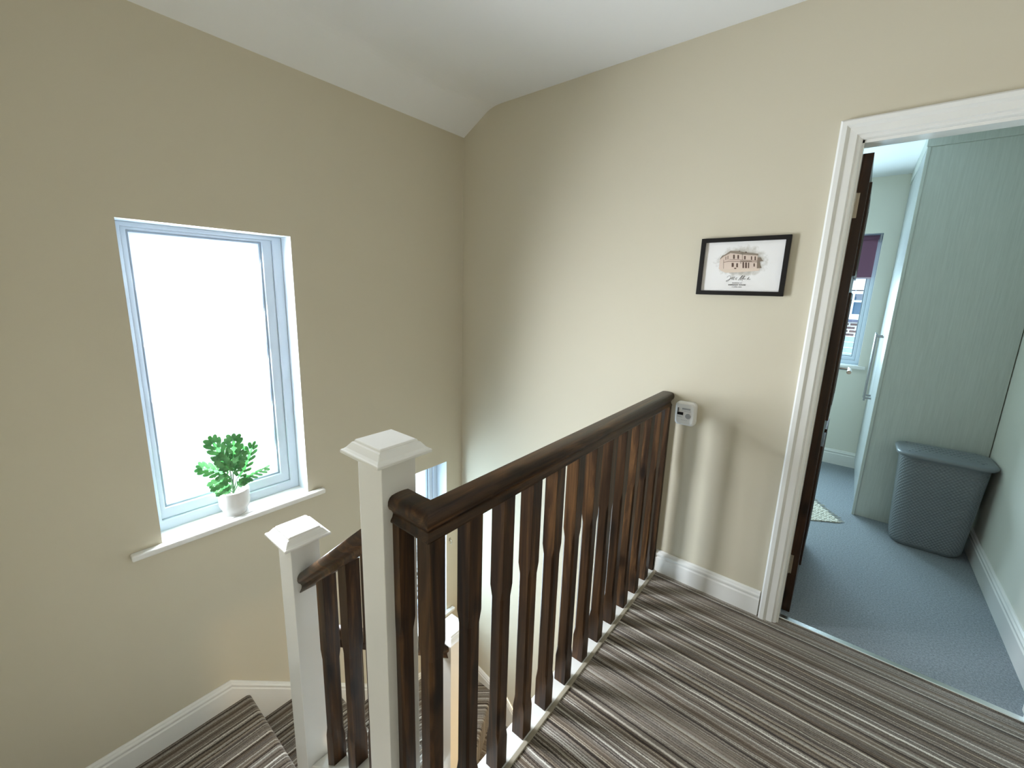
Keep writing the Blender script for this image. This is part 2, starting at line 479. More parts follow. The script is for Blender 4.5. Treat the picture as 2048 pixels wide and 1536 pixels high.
# ------------------------------------------------------------------ staircase
stairs = empty('staircase', (.75, -1.5, ZL), 'winding staircase in striped carpet going down below the banister', 'staircase')
def step(name, poly, ztop, h, ang, mat, nose=None):
    bm = BM(); prism(bm, poly, ztop-h, ztop, 'z')
    bm.verts.ensure_lookup_table()
    es = [e for e in bm.edges if all(abs(v.co.z-ztop) < 1e-6 for v in e.verts)]
    if nose is not None:
        def on(e):
            return all(abs((v.co.x-nose[0][0])*(nose[1][1]-nose[0][1])-(v.co.y-nose[0][1])*(nose[1][0]-nose[0][0]))/ (Vector(nose[1])-Vector(nose[0])).length < .002 for v in e.verts)
        es = [e for e in es if on(e)]
    if es: bmesh.ops.bevel(bm, geom=es, offset=.024, segments=5, affect='EDGES', profile=.5)
    c = Vector((.75, -1.0, 0)) 
    bmesh.ops.translate(bm, verts=bm.verts, vec=-c)
    bmesh.ops.rotate(bm, verts=bm.verts, cent=(0, 0, 0), matrix=Matrix.Rotation(-ang, 3, 'Z'))
    o = obj(name, bm, mat)
    o.location = c; o.rotation_euler.z = ang
    o.parent = stairs; o.matrix_parent_inverse = Matrix.Translation(stairs.location).inverted()
    return o
R_ = .198
CY, CX = M['carpet_y'], M['carpet_x']
TX = .735
step('carpeted_step', [(1.05, -2.45), (1.30, -2.45), (1.30, -1.54), (1.05, -1.54)], -R_, .25, 0, CY, ((1.05, -2.45), (1.05, -1.54)))
step('carpeted_step', [(.83, -2.45), (1.07, -2.45), (1.07, -1.54), (.83, -1.54)], -2*R_, .25, 0, CY, ((.83, -2.45), (.83, -1.54)))
step('carpeted_step', [(0, -2.45), (.85, -2.45), (.85, -1.54), (TX, -1.54), (TX, -1.492), (0, -1.492)], -3*R_, .25, 0, CX, ((0, -1.492), (TX, -1.492)))
ys = [-1.492, -1.262, -1.031, -.80]
for k in range(3):
    step('carpeted_step', [(0, ys[k]-.02), (TX, ys[k]-.02), (TX, ys[k+1]), (0, ys[k+1])], -(4+k)*R_, .22, 0, CX, ((0, ys[k+1]), (TX, ys[k+1])))
NX, NY = .755, -.80
p30, p60 = (0, -.36), (.36, 0)
step('carpeted_step', [(0, NY-.02), (NX, NY-.02), (NX, NY), p30], -7*R_, .22, math.radians(-16), CX, ((NX, NY), p30))
step('carpeted_step', [(0, -.38), (NX-.02, NY-.01), (NX, NY), p60, (0, 0)], -8*R_, .22, math.radians(-48), CX, ((NX, NY), p60))
step('carpeted_step', [(.34, 0), (NX-.02, NY), (NX+.02, NY), (NX+.02, 0)], -9*R_, .22, math.radians(-78), CX, ((NX+.02, NY), (NX+.02, 0)))
for k in range(3):
    xa = NX+.02+.231*k
    step('carpeted_step', [(xa-.02, -.80), (xa+.231, -.80), (xa+.231, 0), (xa-.02, 0)], -(10+k)*R_, .22, 0, CY, ((xa+.231, -.80), (xa+.231, 0)))
def slopebeam(name, axis, p0, p1, u0, z0, u1, z1, depth, mat, parent):
    bm = BM()
    prism(bm, [(u0, z0), (u1, z1), (u1, z1-depth), (u0, z0-depth)], p0, p1, 'y' if axis == 'x' else 'x')
    return bevelmod(part(name, bm, mat, parent), .003)
def rz1(x): return .432+.835*(x-.805)     # rail underside of the upper flight
def rz2(y): return .108-.853*(y+1.406)     # rail underside of the second flight
slopebeam('string_board', 'x', -1.545, -1.475, .80, rz1(.80)-.71, 1.222, rz1(1.222)-.71, .34, M['white'], stairs)
slopebeam('string_board', 'y', .735, .78, -1.46, rz2(-1.46)-.71, -.845, rz2(-.845)-.71, .34, M['white'], stairs)
part('spandrel_panel', bx(.745, -1.47, ZL, .765, -.845, -1.35), M['white'], stairs)
slopebeam('string_board', 'x', -.835, -.79, .80, -1.70, 1.75, -2.52, .25, M['white'], stairs)

# ------------------------------------------------------------------ balustrades
RP = [(.028, 0), (.028, .005), (.0225, .013), (.0205, .021), (.0245, .029), (.0310, .035), (.0340, .044), (.0330, .054), (.0290, .0615), (.0230, .0660), (.0120, .0675), (0, .068)]
RP = RP + [(-a, b) for a, b in RP[-2::-1]]
def rail(bm, path, zscale=1.0):
    P = [Vector(p) for p in path]; rings = []
    for i, p in enumerate(P):
        def nd(a, b):
            d = Vector((b.x-a.x, b.y-a.y)).normalized(); return Vector((-d.y, d.x))
        if i == 0: n = nd(P[0], P[1]); s = 1
        elif i == len(P)-1: n = nd(P[-2], P[-1]); s = 1
        else:
            n1, n2 = nd(P[i-1], p), nd(p, P[i+1]); n = (n1+n2).normalized(); s = 1/n.dot(n1)
        rings.append([p + Vector((n.x*a*s, n.y*a*s, b*zscale)) for a, b in RP])
    loft(bm, rings)
def smoothrail(o):
    for p in o.data.polygons:
        p.use_smooth = len(p.vertices) == 4
    return o
def baluster_mesh(z0, z1, zt, zb, s0=0, h=.0222):
    """square baluster with stop-chamfered middle; s0: slope of its ends along local x"""
    c = .0065
    def ring(z, ch, sl=0):
        pts = []
        for sx, sy in ((1, 1), (-1, 1), (-1, -1), (1, -1)):
            if sx*sy > 0: q = [(sx*h, sy*(h-ch)), (sx*(h-ch), sy*h)]
            else: q = [(sx*(h-ch), sy*h), (sx*h, sy*(h-ch))]
            pts += q
        return [(x*.955 if ch > .005 else x, y*.955 if ch > .005 else y, z+sl*x) for x, y in pts]
    bm = BM()
    loft(bm, [ring(z0, .0008, s0), ring(zb, .0008), ring(zb+.035, c), ring(zt-.035, c), ring(zt, .0008), ring(z1, .0008, s0)])
    return bm
BAL = 'dark stained square baluster with chamfered middle'
def newel(name_parent, cx, cy, z0, ztop, s=.0475, label=None):
    """post > cap; ztop = top of the cap's plate"""
    post = part('newel_post', bx(cx-s, cy-s, z0, cx+s, cy+s, ztop-.016, bev=.002), M['white'], name_parent)
    bm = BM()
    prof = [(.0485, -.021), (.052, -.018), (.056, -.012), (.0585, -.0095), (.0745, -.009), (.0758, -.007), (.0758, -.001), (.0738, .0005), (.071, .0015), (.066, .0055), (.060, .0135), (.0565, .0180), (.0520, .0195), (.0515, .0232), (.0488, .0255)]
    rings = [[(cx+sx*a, cy+sy*a, ztop+z) for sx, sy in ((1, 1), (-1, 1), (-1, -1), (1, -1))] for a, z in prof]
    loft(bm, rings)
    cap = part('newel_cap', bm, M['white'], post)
    bevelmod(cap, .0012, 1)
    return post
YB = -1.51; XB = 1.4215
# --- landing balustrade
lb = empty('landing_balustrade', (XB, -.8, 0), 'dark wood banister on the landing edge with tall white newel post', 'banister')
newel(lb, 1.2695, YB, -.5, 1.052)
bm = BM(); rail(bm, [(1.317, YB, .893), (XB, YB, .893), (XB, -.0005, .893)])
smoothrail(part('handrail', bm, M['woody'], lb)).modifiers.new('bevel', 'BEVEL').width = .0008
base = BM(); box(base, 1.317, YB-.035, -.25, 1.452, YB+.035, 0, bev=.002)
box(base, 1.384, YB+.03, -.25, 1.452, -.0005, 0, bev=.002)
part('base_rail', base, M['white'], lb)
proto = baluster_mesh(.0, .895, .625, .105)
pm = None
def put_baluster(mesh_obj_parent, x, y, me=None):
    global pm
    if me is None:
        if pm is None:
            o = obj('baluster', proto, M['woodz']); pm = o.data
        else:
            o = bpy.data.objects.new('baluster', pm); C.objects.link(o)
    else:
        o = bpy.data.objects.new('baluster', me); C.objects.link(o)
    o.location = (x, y, 0)
    o.parent = mesh_obj_parent
    o.matrix_parent_inverse = Matrix.Translation(mesh_obj_parent.location).inverted()
    return o
for k in range(12):
    put_baluster(lb, 1.4245 if k < 11 else 1.4285, -.1088-.1275*k)
put_baluster(lb, 1.3178, YB)
hb = BM(); box(hb, XB-.018, -.026, 0, XB+.0265, -.0005, .895, bev=.001)
part('wall_baluster', hb, M['woodz'], lb)
# --- upper flight balustrade
fb = empty('stair_balustrade', (.7525, YB, -.6), 'sloping dark stair rail running down to the short glossy white newel post', 'banister')
newel(fb, .7525, YB, -1.0, .615)
bm = BM(); rail(bm, [(.8, YB, rz1(.8)), (1.222, YB, rz1(1.222))], 1.1)
smoothrail(part('handrail', bm, M['woodx'], fb))
for x in (.928, 1.068, 1.19):
    zc = rz1(x)
    bm = baluster_mesh(zc-.71, zc+.01, zc-.26, zc-.60, .835)
    o = obj('baluster', bm, M['woodz']); o.location = (x, YB, 0); o.parent = fb
    o.matrix_parent_inverse = Matrix.Translation(fb.location).inverted()
# --- second flight balustrade
sb = empty('stair_balustrade', (.7525, -.80, -1.6), 'lowest stair rail seen between the landing balusters, ending at a white newel post', 'banister')
newel(sb, .7525, -.81, -2.2, -.245)
bm = BM(); rail(bm, [(.7525, -1.462, rz2(-1.462)), (.7525, -.857, rz2(-.857))], 1.12)
smoothrail(part('handrail', bm, M['woody'], sb))
for y in (-1.33, -1.21, -1.09, -.95):
    zc = rz2(y)
    bm = baluster_mesh(zc-.71, zc+.01, zc-.26, zc-.60, 0)
    bm.verts.ensure_lookup_table()
    for v in bm.verts:
        if v.co.z > zc or v.co.z < zc-.70: v.co.z += -.853*v.co.y
    o = obj('baluster', bm, M['woodz']); o.location = (.7525, y, 0); o.parent = sb
    o.matrix_parent_inverse = Matrix.Translation(sb.location).inverted()

# ------------------------------------------------------------------ landing window (frosted)
def ring_frame(bm, axis, pf, pb, a, b):
    """rectangular ring between outer a=(u0,u1,z0,z1) and inner b, from pf to pb"""
    def P(p, u, z): return (p, u, z) if axis == 'x' else (u, p, z)
    def loop(p, r): return [P(p, r[0], r[2]), P(p, r[1], r[2]), P(p, r[1], r[3]), P(p, r[0], r[3])]
    R = [loop(pf, a), loop(pf, b), loop(pb, b), loop(pb, a)]
    vs = [[bm.verts.new(p) for p in r] for r in R]
    for q in range(4):
        A, B = vs[q], vs[(q+1) % 4]
        for i in range(4): bm.faces.new((A[i], A[(i+1) % 4], B[(i+1) % 4], B[i]))
def bevel_ring(bm, axis, pf, a, pb, b):
    def P(p, u, z): return (p, u, z) if axis == 'x' else (u, p, z)
    def loop(p, r): return [bm.verts.new(P(p, r[0], r[2])), bm.verts.new(P(p, r[1], r[2])), bm.verts.new(P(p, r[1], r[3])), bm.verts.new(P(p, r[0], r[3]))]
    A, B = loop(pf, a), loop(pb, b)
    for i in range(4): bm.faces.new((A[i], A[(i+1) % 4], B[(i+1) % 4], B[i]))
def window_unit(name, axis, pf, rect, glassrect, gdepth, glassmat, label, sgn=-1):
    """pf: front plane of the frame; sgn: direction to the outside"""
    w = empty(name, (pf, rect[0], rect[2]) if axis == 'x' else (rect[0], pf, rect[2]))
    struct(w, label)
    u0, u1, z0, z1 = rect; g = glassrect
    mid = [u0+(g[0]-u0)*.5, u1+(g[1]-u1)*.45, z0+(g[2]-z0)*.45, z1+(g[3]-z1)*.5]
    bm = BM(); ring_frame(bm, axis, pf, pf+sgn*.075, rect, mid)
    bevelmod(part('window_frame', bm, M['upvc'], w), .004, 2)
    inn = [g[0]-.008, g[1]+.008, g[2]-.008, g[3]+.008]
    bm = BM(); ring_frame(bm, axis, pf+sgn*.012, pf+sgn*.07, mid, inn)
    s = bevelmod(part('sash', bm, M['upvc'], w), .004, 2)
    bm = BM(); ring_frame(bm, axis, pf+sgn*(gdepth-.006), pf+sgn*(gdepth+.01), inn, g)
    part('gasket', bm, M['gasket'], s)
    bm = BM()
    gd = pf+sgn*(gdepth+.004)
    if axis == 'x': box(bm, min(gd, gd+sgn*.006), inn[0], inn[2], max(gd, gd+sgn*.006), inn[1], inn[3])
    else: box(bm, inn[0], min(gd, gd+sgn*.006), inn[2], inn[1], max(gd, gd+sgn*.006), inn[3])
    part('pane', bm, glassmat, s)
    return w
w1 = window_unit('window_1', 'x', -.10, (W1[0], W1[1], W1[2], W1[3]), (-1.690, -1.222, .462, 1.608), .030, M['frost'], 'tall frosted landing window with white frame, sky tint in its colour')
bm = BM()
sillp = [(-.11, .358), (-.11, .33), (.030, .33), (.036, .337), (.036, .351), (.030, .358)]
prism(bm, sillp, W1[0]+.002, W1[1]-.002, 'y') if False else None
box(bm, -.11, W1[0]+.001, .330, .002, W1[1]-.001, .3595)
box(bm, .0005, -1.846, .334, .036, -1.052, .3595, bev=.006)
part('window_sill', bm, M['white'], w1)
w2 = window_unit('window_2', 'x', -.10, W2, (W2[0]+.06, W2[1]-.075, W2[2]+.07, W2[3]-.06), .030, M['glass'], 'lower stairwell window glimpsed between newel and banister')
bm = BM(); box(bm, -.11, W2[0]+.001, W2[2]-.028, .002, W2[1]-.001, W2[2]+.002)
box(bm, .0005, W2[0]-.07, W2[2]-.022, .036, W2[1]+.06, W2[2]+.002, bev=.006)
part('window_sill', bm, M['white'], w2)
tag(obj('wall_hook', (lambda b: (tube(b, [(0.001, -.115, -.405), (.02, -.115, -.410), (.024, -.115, -.425), (.020, -.115, -.438), (.008, -.115, -.436)], .0035), box(b, 0, -.122, -.418, .004, -.108, -.394), b)[-1])(BM()), M['brass']), 'tiny metal hook on the stairwell wall beside the lower window', 'hook')

# ------------------------------------------------------------------ potted plant on the sill
PX, PY, PZ = -.052, -1.452, .3595
pl = empty('potted_plant', (PX, PY, PZ), 'small green leafy plant in white ribbed pot on the window sill', 'plant')
bm = BM()
seg = 48
prof = [(.030, 0), (.0395, .0), (.0405, .003), (.0405, .011), (.0425, .015), (.0485, .026), (.0525, .036), (.0535, .045), (.0535, .094), (.0525, .0965), (.0505, .0965), (.0490, .094), (.0485, .075), (.01, .074)]
prof = [(a*1.18, b*1.2) for a, b in prof]
rings = []
for r, z in prof:
    rings.append([(PX+(r*(1+(.012 if (i % 2 and .036 < z < .108 and r > .058) else 0)))*math.cos(2*PI*i/seg), PY+(r*(1+(.012 if (i % 2 and .036 < z < .108 and r > .058) else 0)))*math.sin(2*PI*i/seg), PZ+z) for i in range(seg)])
loft(bm, rings)
part('pot', bm, M['pot'], pl, smooth=True)
random.seed(4)
bm = BM()
for i in range(90):
    a = random.random()*2*PI; r = .053*math.sqrt(random.random())
    s = random.uniform(.003, .006)
    c = Vector((PX+r*math.cos(a), PY+r*math.sin(a), PZ+.092+random.uniform(0, .004)))
    q = bmesh.ops.create_icosphere(bm, subdivisions=1, radius=s)
    for v in q['verts']: v.co = Vector((v.co.x*random.uniform(.8, 1.4), v.co.y, v.co.z*.7))+c
g = part('pebbles', bm, M['earth'], pl); g['kind'] = 'stuff'
def leaf(bm, base, tip, nrm, w, lobes=6):
    base, tip, nrm = Vector(base), Vector(tip), Vector(nrm).normalized()
    w = min(w, .62*(tip-base).length)
    d = tip-base; Lh = d.length; d.normalize(); s = d.cross(nrm).normalized(); n = s.cross(d).normalized()
    def P(u, v, droop=0):
        uu = u/Lh
        return base + d*u + s*v + n*(-abs(v)*.25 - .05*Lh*(uu*uu)*2.0 + .012*math.sin(uu*5))
    def lobe(c0, ang, ln, wd):
        # paddle: from (u,v) along angle, closed outline extruded thin
        dirv = (math.cos(ang), math.sin(ang)); pr_ = (-dirv[1], dirv[0])
        outline = [(0, -.35), (.35, -.42), (.65, -.5), (.88, -.36), (1.0, 0), (.88, .36), (.65, .5), (.35, .42), (0, .35)]
        pts = []
        for a, b in outline:
            u = c0[0]+dirv[0]*a*ln+pr_[0]*b*wd; v = c0[1]+dirv[1]*a*ln+pr_[1]*b*wd
            pts.append((u, v))
        top = [bm.verts.new(P(u, v)+n*.0006) for u, v in pts]
        bot = [bm.verts.new(P(u, v)-n*.0006) for u, v in pts]
        bm.faces.new(top); bm.faces.new(bot[::-1])
        for i in range(len(pts)):
            j = (i+1) % len(pts); bm.faces.new((top[i], bot[i], bot[j], top[j]))
    # blade body
    outline = [(0, 0), (.12, .09), (.35, .19), (.6, .18), (.85, .11), (1, .02)]
    top = [P(u*Lh*.93, v*w*.8) + n*.0009 for u, v in outline] + [P(u*Lh*.93, -v*w*.8) + n*.0009 for u, v in outline[::-1][:-1]]
    bm.faces.new([bm.verts.new(p) for p in top])
    for i in range(lobes):
        t = .10+.72*i/(lobes-1)
        ln = w*(.60 if .15 < t < .7 else .46)
        for sg in (1, -1):
            lobe((t*Lh, sg*w*.08), sg*math.radians(62-34*t), ln, .27*w)
    lobe((.84*Lh, 0), 0, Lh*.20, .24*w)
# leaves: (base, tip, normal, width) with y to the right and z up in the view; window plane faces +x
def pp(x, y, z): return (PX+x, PY+y, PZ+z+.012)
LV = [
 ((0, -.005, .20), (.01, -.060, .372), (1, .1, .25), .080),
 ((.0, .005, .19), (.015, .022, .360), (1, -.2, .2), .080),
 ((.01, .014, .15), (.02, .112, .300), (1, .3, .4), .066),
 ((.0, -.01, .17), (.01, -.118, .262), (.8, -.2, .7), .066),
 ((.02, -.01, .18), (.035, -.095, .160), (.9, 0, .5), .056),
 ((.015, .016, .125), (.02, .150, .190), (.6, 0, .9), .056),
 ((.02, .0, .19), (.03, .048, .285), (.9, 0, .4), .054),
 ((.015, -.012, .135), (.03, -.075, .125), (.8, 0, .6), .050),
 ((.015, .012, .12), (.03, .062, .150), (.8, .2, .6), .050),
 ((-.02, .01, .17), (-.035, .07, .29), (1, 0, .2), .060),
 ((.01, -.01, .20), (.03, -.05, .285), (1, -.1, .3), .056),
 ((.005, -.012, .10), (.012, -.052, .112), (.9, -.1, .5), .040),
]
for i, (b, t, n, wd) in enumerate(LV):
    bm = BM(); leaf(bm, pp(*b), pp(*t), n, wd)
    part('leaf', bm, M['leaf'], pl)
bm = BM()
tube(bm, [pp(0, 0, .07), pp(0, -.003, .12), pp(0, -.004, .18)], [.005, .004, .003])
for (b, t, n, wd) in LV: tube(bm, [pp(0, 0, .07+.3*(b[2]-.07)), pp(*b), pp(b[0]+.25*(t[0]-b[0]), b[1]+.25*(t[1]-b[1]), b[2]+.25*(t[2]-b[2]))], [.003, .0022, .001], 6)
part('stem', bm, M['stem'], pl)

# ------------------------------------------------------------------ door opening
# architrave profile: (distance from opening edge, projection)
AP = [(0, .004), (.004, .010), (.010, .013), (.014, .013), (.018, .018), (.040, .020), (.046, .025), (.050, .028), (.064, .028), (.070, .022), (.070, 0), (0, 0)]
door = empty('door_1', (2.0, .11, 0))
struct(door, 'doorway with white moulded frame and dark wooden door opened inwards')
bm = BM()
X0, X1, Z1 = 2.0, DX1, DZ
vs = []
for (dd, pj) in AP:
    vs.append([Vector((X0-dd, -pj, 0)), Vector((X0-dd, -pj, Z1+dd)), Vector((X1+dd, -pj, Z1+dd)), Vector((X1+dd, -pj, 0))])
loft(bm, [[vs[i][k] for i in range(len(AP))] for k in range(4)])
part('architrave', bm, M['white'], door)
bm = BM()
for (a, b, c, d) in ((X0-.03, X0, 0, Z1+.03), (X1, X1+.03, 0, Z1+.03)):
    box(bm, a, 0, c, b, .112, d)
box(bm, X0, 0, Z1, X1, .112, Z1+.03)
# stops
box(bm, X0, .0, 0, X0+.006, .07, Z1); box(bm, X1-.006, .0, 0, X1, .07, Z1); box(bm, X0, 0, Z1-.010, X1, .07, Z1)
part('door_lining', bm, M['white'], door)
# leaf, opened a little past ninety degrees, hinge edge towards the landing
LX0, LX1, LY0, LY1 = 2.001, 2.037, .098, .838
LA = math.radians(0.0)
bm = BM()
# stiles and rails with recessed panels
def lbox(x0, y0, z0, x1, y1, z1, bev=0): box(bm, x0, y0, z0, x1, y1, z1, bev=bev)
for y0, y1 in ((LY0, LY0+.095), (LY1-.095, LY1), ((LY0+LY1)/2-.045, (LY0+LY1)/2+.045)): lbox(LX0, y0, .008, LX1, y1, 1.958)
for z0, z1 in ((.008, .22), (.78, .92), (1.44, 1.53), (1.86, 1.958)): lbox(LX0, LY0+.09, z0, LX1, LY1-.09, z1)
lbox(LX0+.012, LY0+.02, .05, LX1-.012, LY1-.02, 1.92)
lf = part('door_leaf', bm, M['door'], door)
bm = BM()
ym = (LY0+LY1)/2
for (ya, yb) in ((LY0+.095, ym-.045), (ym+.045, LY1-.095)):
    for (za, zb) in ((.22, .78), (.92, 1.44), (1.53, 1.86)):
        for pf, sg in ((LX1, -1), (LX0, 1)):
            ring_frame(bm, 'x', pf-sg*.009, pf+sg*.01, (ya-.012, yb+.012, za-.012, zb+.012), (ya+.016, yb-.016, za+.016, zb-.016))
            box(bm, min(pf+sg*.014, pf+sg*.004), ya+.05, za+.05, max(pf+sg*.014, pf+sg*.004), yb-.05, zb-.05, bev=.003)
bevelmod(part('panel_moulding', bm, M['door'], lf), .004, 3)
for zc in (1.775, .245):
    bm = BM()
    box(bm, LX0+.002, LY0-.0015, zc-.045, LX0+.016, LY0+.0015, zc+.045)
    tube(bm, [(LX0+.004, LY0-.004, zc-.045), (LX0+.004, LY0-.004, zc-.003)], .0045, 10)
    tube(bm, [(LX0+.004, LY0-.004, zc+.003), (LX0+.004, LY0-.004, zc+.045)], .0045, 10)
    part('hinge', bm, M['brass'], lf)
bm = BM()
hy, hz = LY1-.055, 1.065
lathe(bm, [(.0, 0), (.021, 0), (.021, .006), (.016, .009), (.0, .009)], (0, 0, 0), 24)
bmesh.ops.rotate(bm, verts=bm.verts, cent=(0, 0, 0), matrix=Matrix.Rotation(PI/2, 3, 'Y'))
bmesh.ops.translate(bm, verts=bm.verts, vec=(LX1, hy, hz))
tube(bm, [(LX1, hy, hz), (LX1+.05, hy, hz)], .008, 12)
tube(bm, [(LX1+.048, hy+.005, hz), (LX1+.052, hy-.05, hz), (LX1+.05, hy-.105, hz-.004)], [.009, .009, .010], 12)
part('lever_handle', bm, M['chrome'], lf, smooth=False)
struct(obj('trim_3', bx(2.002, .036, -.004, 2.733, .064, .007, bev=.003), M['strip']), 'silver threshold strip between striped and grey carpet')

# ------------------------------------------------------------------ bedroom
YF, BX0, BX1, BZ = 2.51, .35, 2.78, 2.365
W3 = (.75, 2.148, .88, 1.942)
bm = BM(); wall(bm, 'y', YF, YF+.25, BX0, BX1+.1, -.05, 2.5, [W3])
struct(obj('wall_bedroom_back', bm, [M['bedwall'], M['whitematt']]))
struct(obj('wall_bedroom_right', bx(BX1, .1, -.05, BX1+.1, YF, 2.5), M['bedwall']))
struct(obj('wall_bedroom_left', bx(BX0-.1, .1, -.05, BX0, YF+.25, 2.5), M['bedwall']))
struct(obj('ceiling_bedroom', bx(BX0, .1, BZ, BX1, YF, 2.5), plain('bedroom_ceiling', (.82, .84, .85), .8)))
struct(obj('floor_bedroom', bx(BX0, .055, -.05, BX1, YF, 0), M['greycarpet']), 'blue-grey bedroom carpet')
bm = BM(); skirting(bm, [(BX1, .1, .13), (BX1, YF, .13)], (-1, 0, 0), SK, .13)
struct(obj('baseboard_bedroom_right', bm, M['white']))
bm = BM(); skirting(bm, [(BX0, YF, .13), (BX1, YF, .13)], (0, -1, 0), SK, .13)
struct(obj('baseboard_bedroom_back', bm, M['white']))
w3 = window_unit('window_3', 'y', YF+.08, W3, (W3[0]+.06, W3[1]-.055, W3[2]+.07, W3[3]-.06), .030, M['glass'], 'bedroom window with white frame', sgn=1)
bm = BM(); box(bm, W3[0]-.05, YF-.03, W3[2]-.028, W3[1]+.05, YF-.0005, W3[2]-.002, bev=.005); box(bm, W3[0]+.001, YF-.001, W3[2]-.028, W3[1]-.001, YF+.09, W3[2]-.002)
part('window_sill', bm, M['white'], w3)
# roller blind
rb = empty('roller_blind', (1.45, YF+.04, W3[3]), 'plum purple roller blind half lowered in the bedroom window', 'blind')
bm = BM(); box(bm, W3[0]+.03, YF+.045, 1.600, W3[1]-.025, YF+.047, W3[3]-.035)
part('blind_fabric', bm, M['blind'], rb)
bm = BM(); tube(bm, [(W3[0]+.02, YF+.04, W3[3]-.028), (W3[1]-.02, YF+.04, W3[3]-.028)], .018, 16)
part('blind_roller', bm, M['blind'], rb, smooth=True)
bm = BM(); box(bm, W3[0]+.03, YF+.040, 1.592, W3[1]-.025, YF+.052, 1.604, bev=.003)
part('blind_hem_bar', bm, plain('pale_plum_bar', (.55, .42, .50), .5), rb)
for x in (W3[0]+.008, W3[1]-.014):
    part('blind_bracket', bx(x, YF+.02, W3[3]-.06, x+.006, YF+.062, W3[3]-.002), M['steel'], rb)

# wardrobe
wd = empty('wardrobe', (2.5, 2.0, 0), 'tall built-in wardrobe with pale grained end panel beside the bedroom doorway', 'wardrobe')
WX, WY = 2.245, 1.482
bm = BM(); box(bm, WX+.002, WY, 0, BX1-.004, WY+.02, 2.285, bev=.002)
ep = part('end_panel', bm, M['foil'], wd)
part('edging_strip', bx(WX, WY-.005, .0, WX+.016, WY+.002, 2.285, bev=.0015), M['foil'], ep)
bm = BM(); box(bm, WX-.004, WY-.006, 2.285, BX1-.004, YF-.004, BZ-.003, bev=.004)
part('cornice', bm, M['foil'], wd)
bm = BM(); box(bm, WX+.03, WY+.02, .0, BX1-.004, YF-.004, 2.285)
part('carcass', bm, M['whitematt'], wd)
dm = plain('wardrobe_door_white', (.38, .41, .42), .3, bump=.05, bscale=80)
for ya, yb in ((WY+.006, WY+.512), (WY+.516, YF-.008)):
    d = part('wardrobe_door', bx(WX, ya, .085, WX+.022, yb, 2.27, bev=.003), dm, wd)
    bm = BM(); hy = ya+.06 if ya > WY+.3 else yb-.06
    box(bm, WX-.044, hy-.006, .70, WX-.032, hy+.006, 1.19, bev=.002)
    for zz in (.715, 1.163): box(bm, WX-.034, hy-.006, zz, WX+.001, hy+.006, zz+.012)
    part('handle', bm, M['steel'], d)

# laundry hamper
def woven():
    m, nt, b = nmat('grey_woven_plastic')
    b.inputs['Base Color'].default_value = (.19, .215, .235, 1); b.inputs['Roughness'].default_value = .38
    return m
M['weave'] = woven()
hp = empty('laundry_hamper', (2.575, 1.30, 0), 'grey woven plastic laundry hamper with lid against the wardrobe end', 'hamper')
def rrect(cx, cy, hx, hy, r, z, seg=8):
    pts = []
    for (sx, sy, a0) in ((1, 1, 0), (-1, 1, PI/2), (-1, -1, PI), (1, -1, 3*PI/2)):
        for k in range(seg+1):
            a = a0+PI/2*k/seg
            pts.append((cx+sx*(hx-r)+r*math.cos(a), cy+sy*(hy-r)+r*math.sin(a), z))
    return pts
HC = (2.575, 1.318)
def hsec(t):
    hx = .152+.027*t; hy = .105+.022*t; return hx, hy
def resample(pts, n):
    P = [Vector(p) for p in pts]; P.append(P[0])
    L_ = [0]
    for a, b in zip(P, P[1:]): L_.append(L_[-1]+(b-a).length)
    out = []; j = 0
    for i in range(n):
        s = L_[-1]*i/n
        while L_[j+1] < s: j += 1
        t = (s-L_[j])/(L_[j+1]-L_[j]); out.append(P[j].lerp(P[j+1], t))
    return out
bm = BM()
nseg, nrow = 440, 165
rings = []
for q in range(nrow+1):
    t = q/nrow; hx, hy = hsec(t)
    z = .002+.548*t
    shr = .010*max(0, 1-t*18)**2
    pts = resample(rrect(HC[0], HC[1], hx-shr, hy-shr, .065, z, 10), nseg)
    out = []
    for i, p in enumerate(pts):
        a = pts[(i+1) % nseg]-pts[i-1]; nn = Vector((a.y, -a.x, 0)).normalized()
        # basket weave: alternate bulges
        row = q//3; col = i//4
        on = (row+col) % 2
        f = math.sin((i % 4+.5)/4*PI)*math.sin(((q % 3)+.5)/3*PI)
        dsp = (.0016*f if on else -.0022*f) if .04 < t < .97 else 0
        out.append(p+nn*dsp)
    rings.append(out)
loft(bm, rings)
part('basket_body', bm, M['weave'], hp, smooth=False)
bm = BM()
lr = []
for (dh, z) in ((.010, .548), (.018, .549), (.022, .556), (.022, .566), (.017, .572), (.006, .574)):
    hx, hy = hsec(1); lr.append(resample(rrect(HC[0], HC[1], hx+dh, hy+dh, .075, z, 10), 200))
hx, hy = hsec(1)
for sc_, z in ((.93, .576), (.8, .580), (.6, .583), (.3, .585), (.02, .586)):
    lr.append([Vector((HC[0]+(p.x-HC[0])*sc_, HC[1]+(p.y-HC[1])*sc_, z)) for p in lr[5]])
loft(bm, lr)
part('lid', bm, M['weave'], hp, smooth=True)
# raised weave dashes on the lid
bm = BM()
for i in range(22):
    for j in range(9):
        x = HC[0]-.15+.30*i/21; y = HC[1]-.092+.184*j/8
        if (i+j) % 2: continue
        rr = max(abs(x-HC[0])/.17, abs(y-HC[1])/.11)
        zt = .5755+.0115*max(0, 1-rr*rr)+.0022
        box(bm, x-.005, y-.009, .572, x+.005, y+.009, zt, bev=.0015)
part('lid_weave', bm, M['weave'], hp)

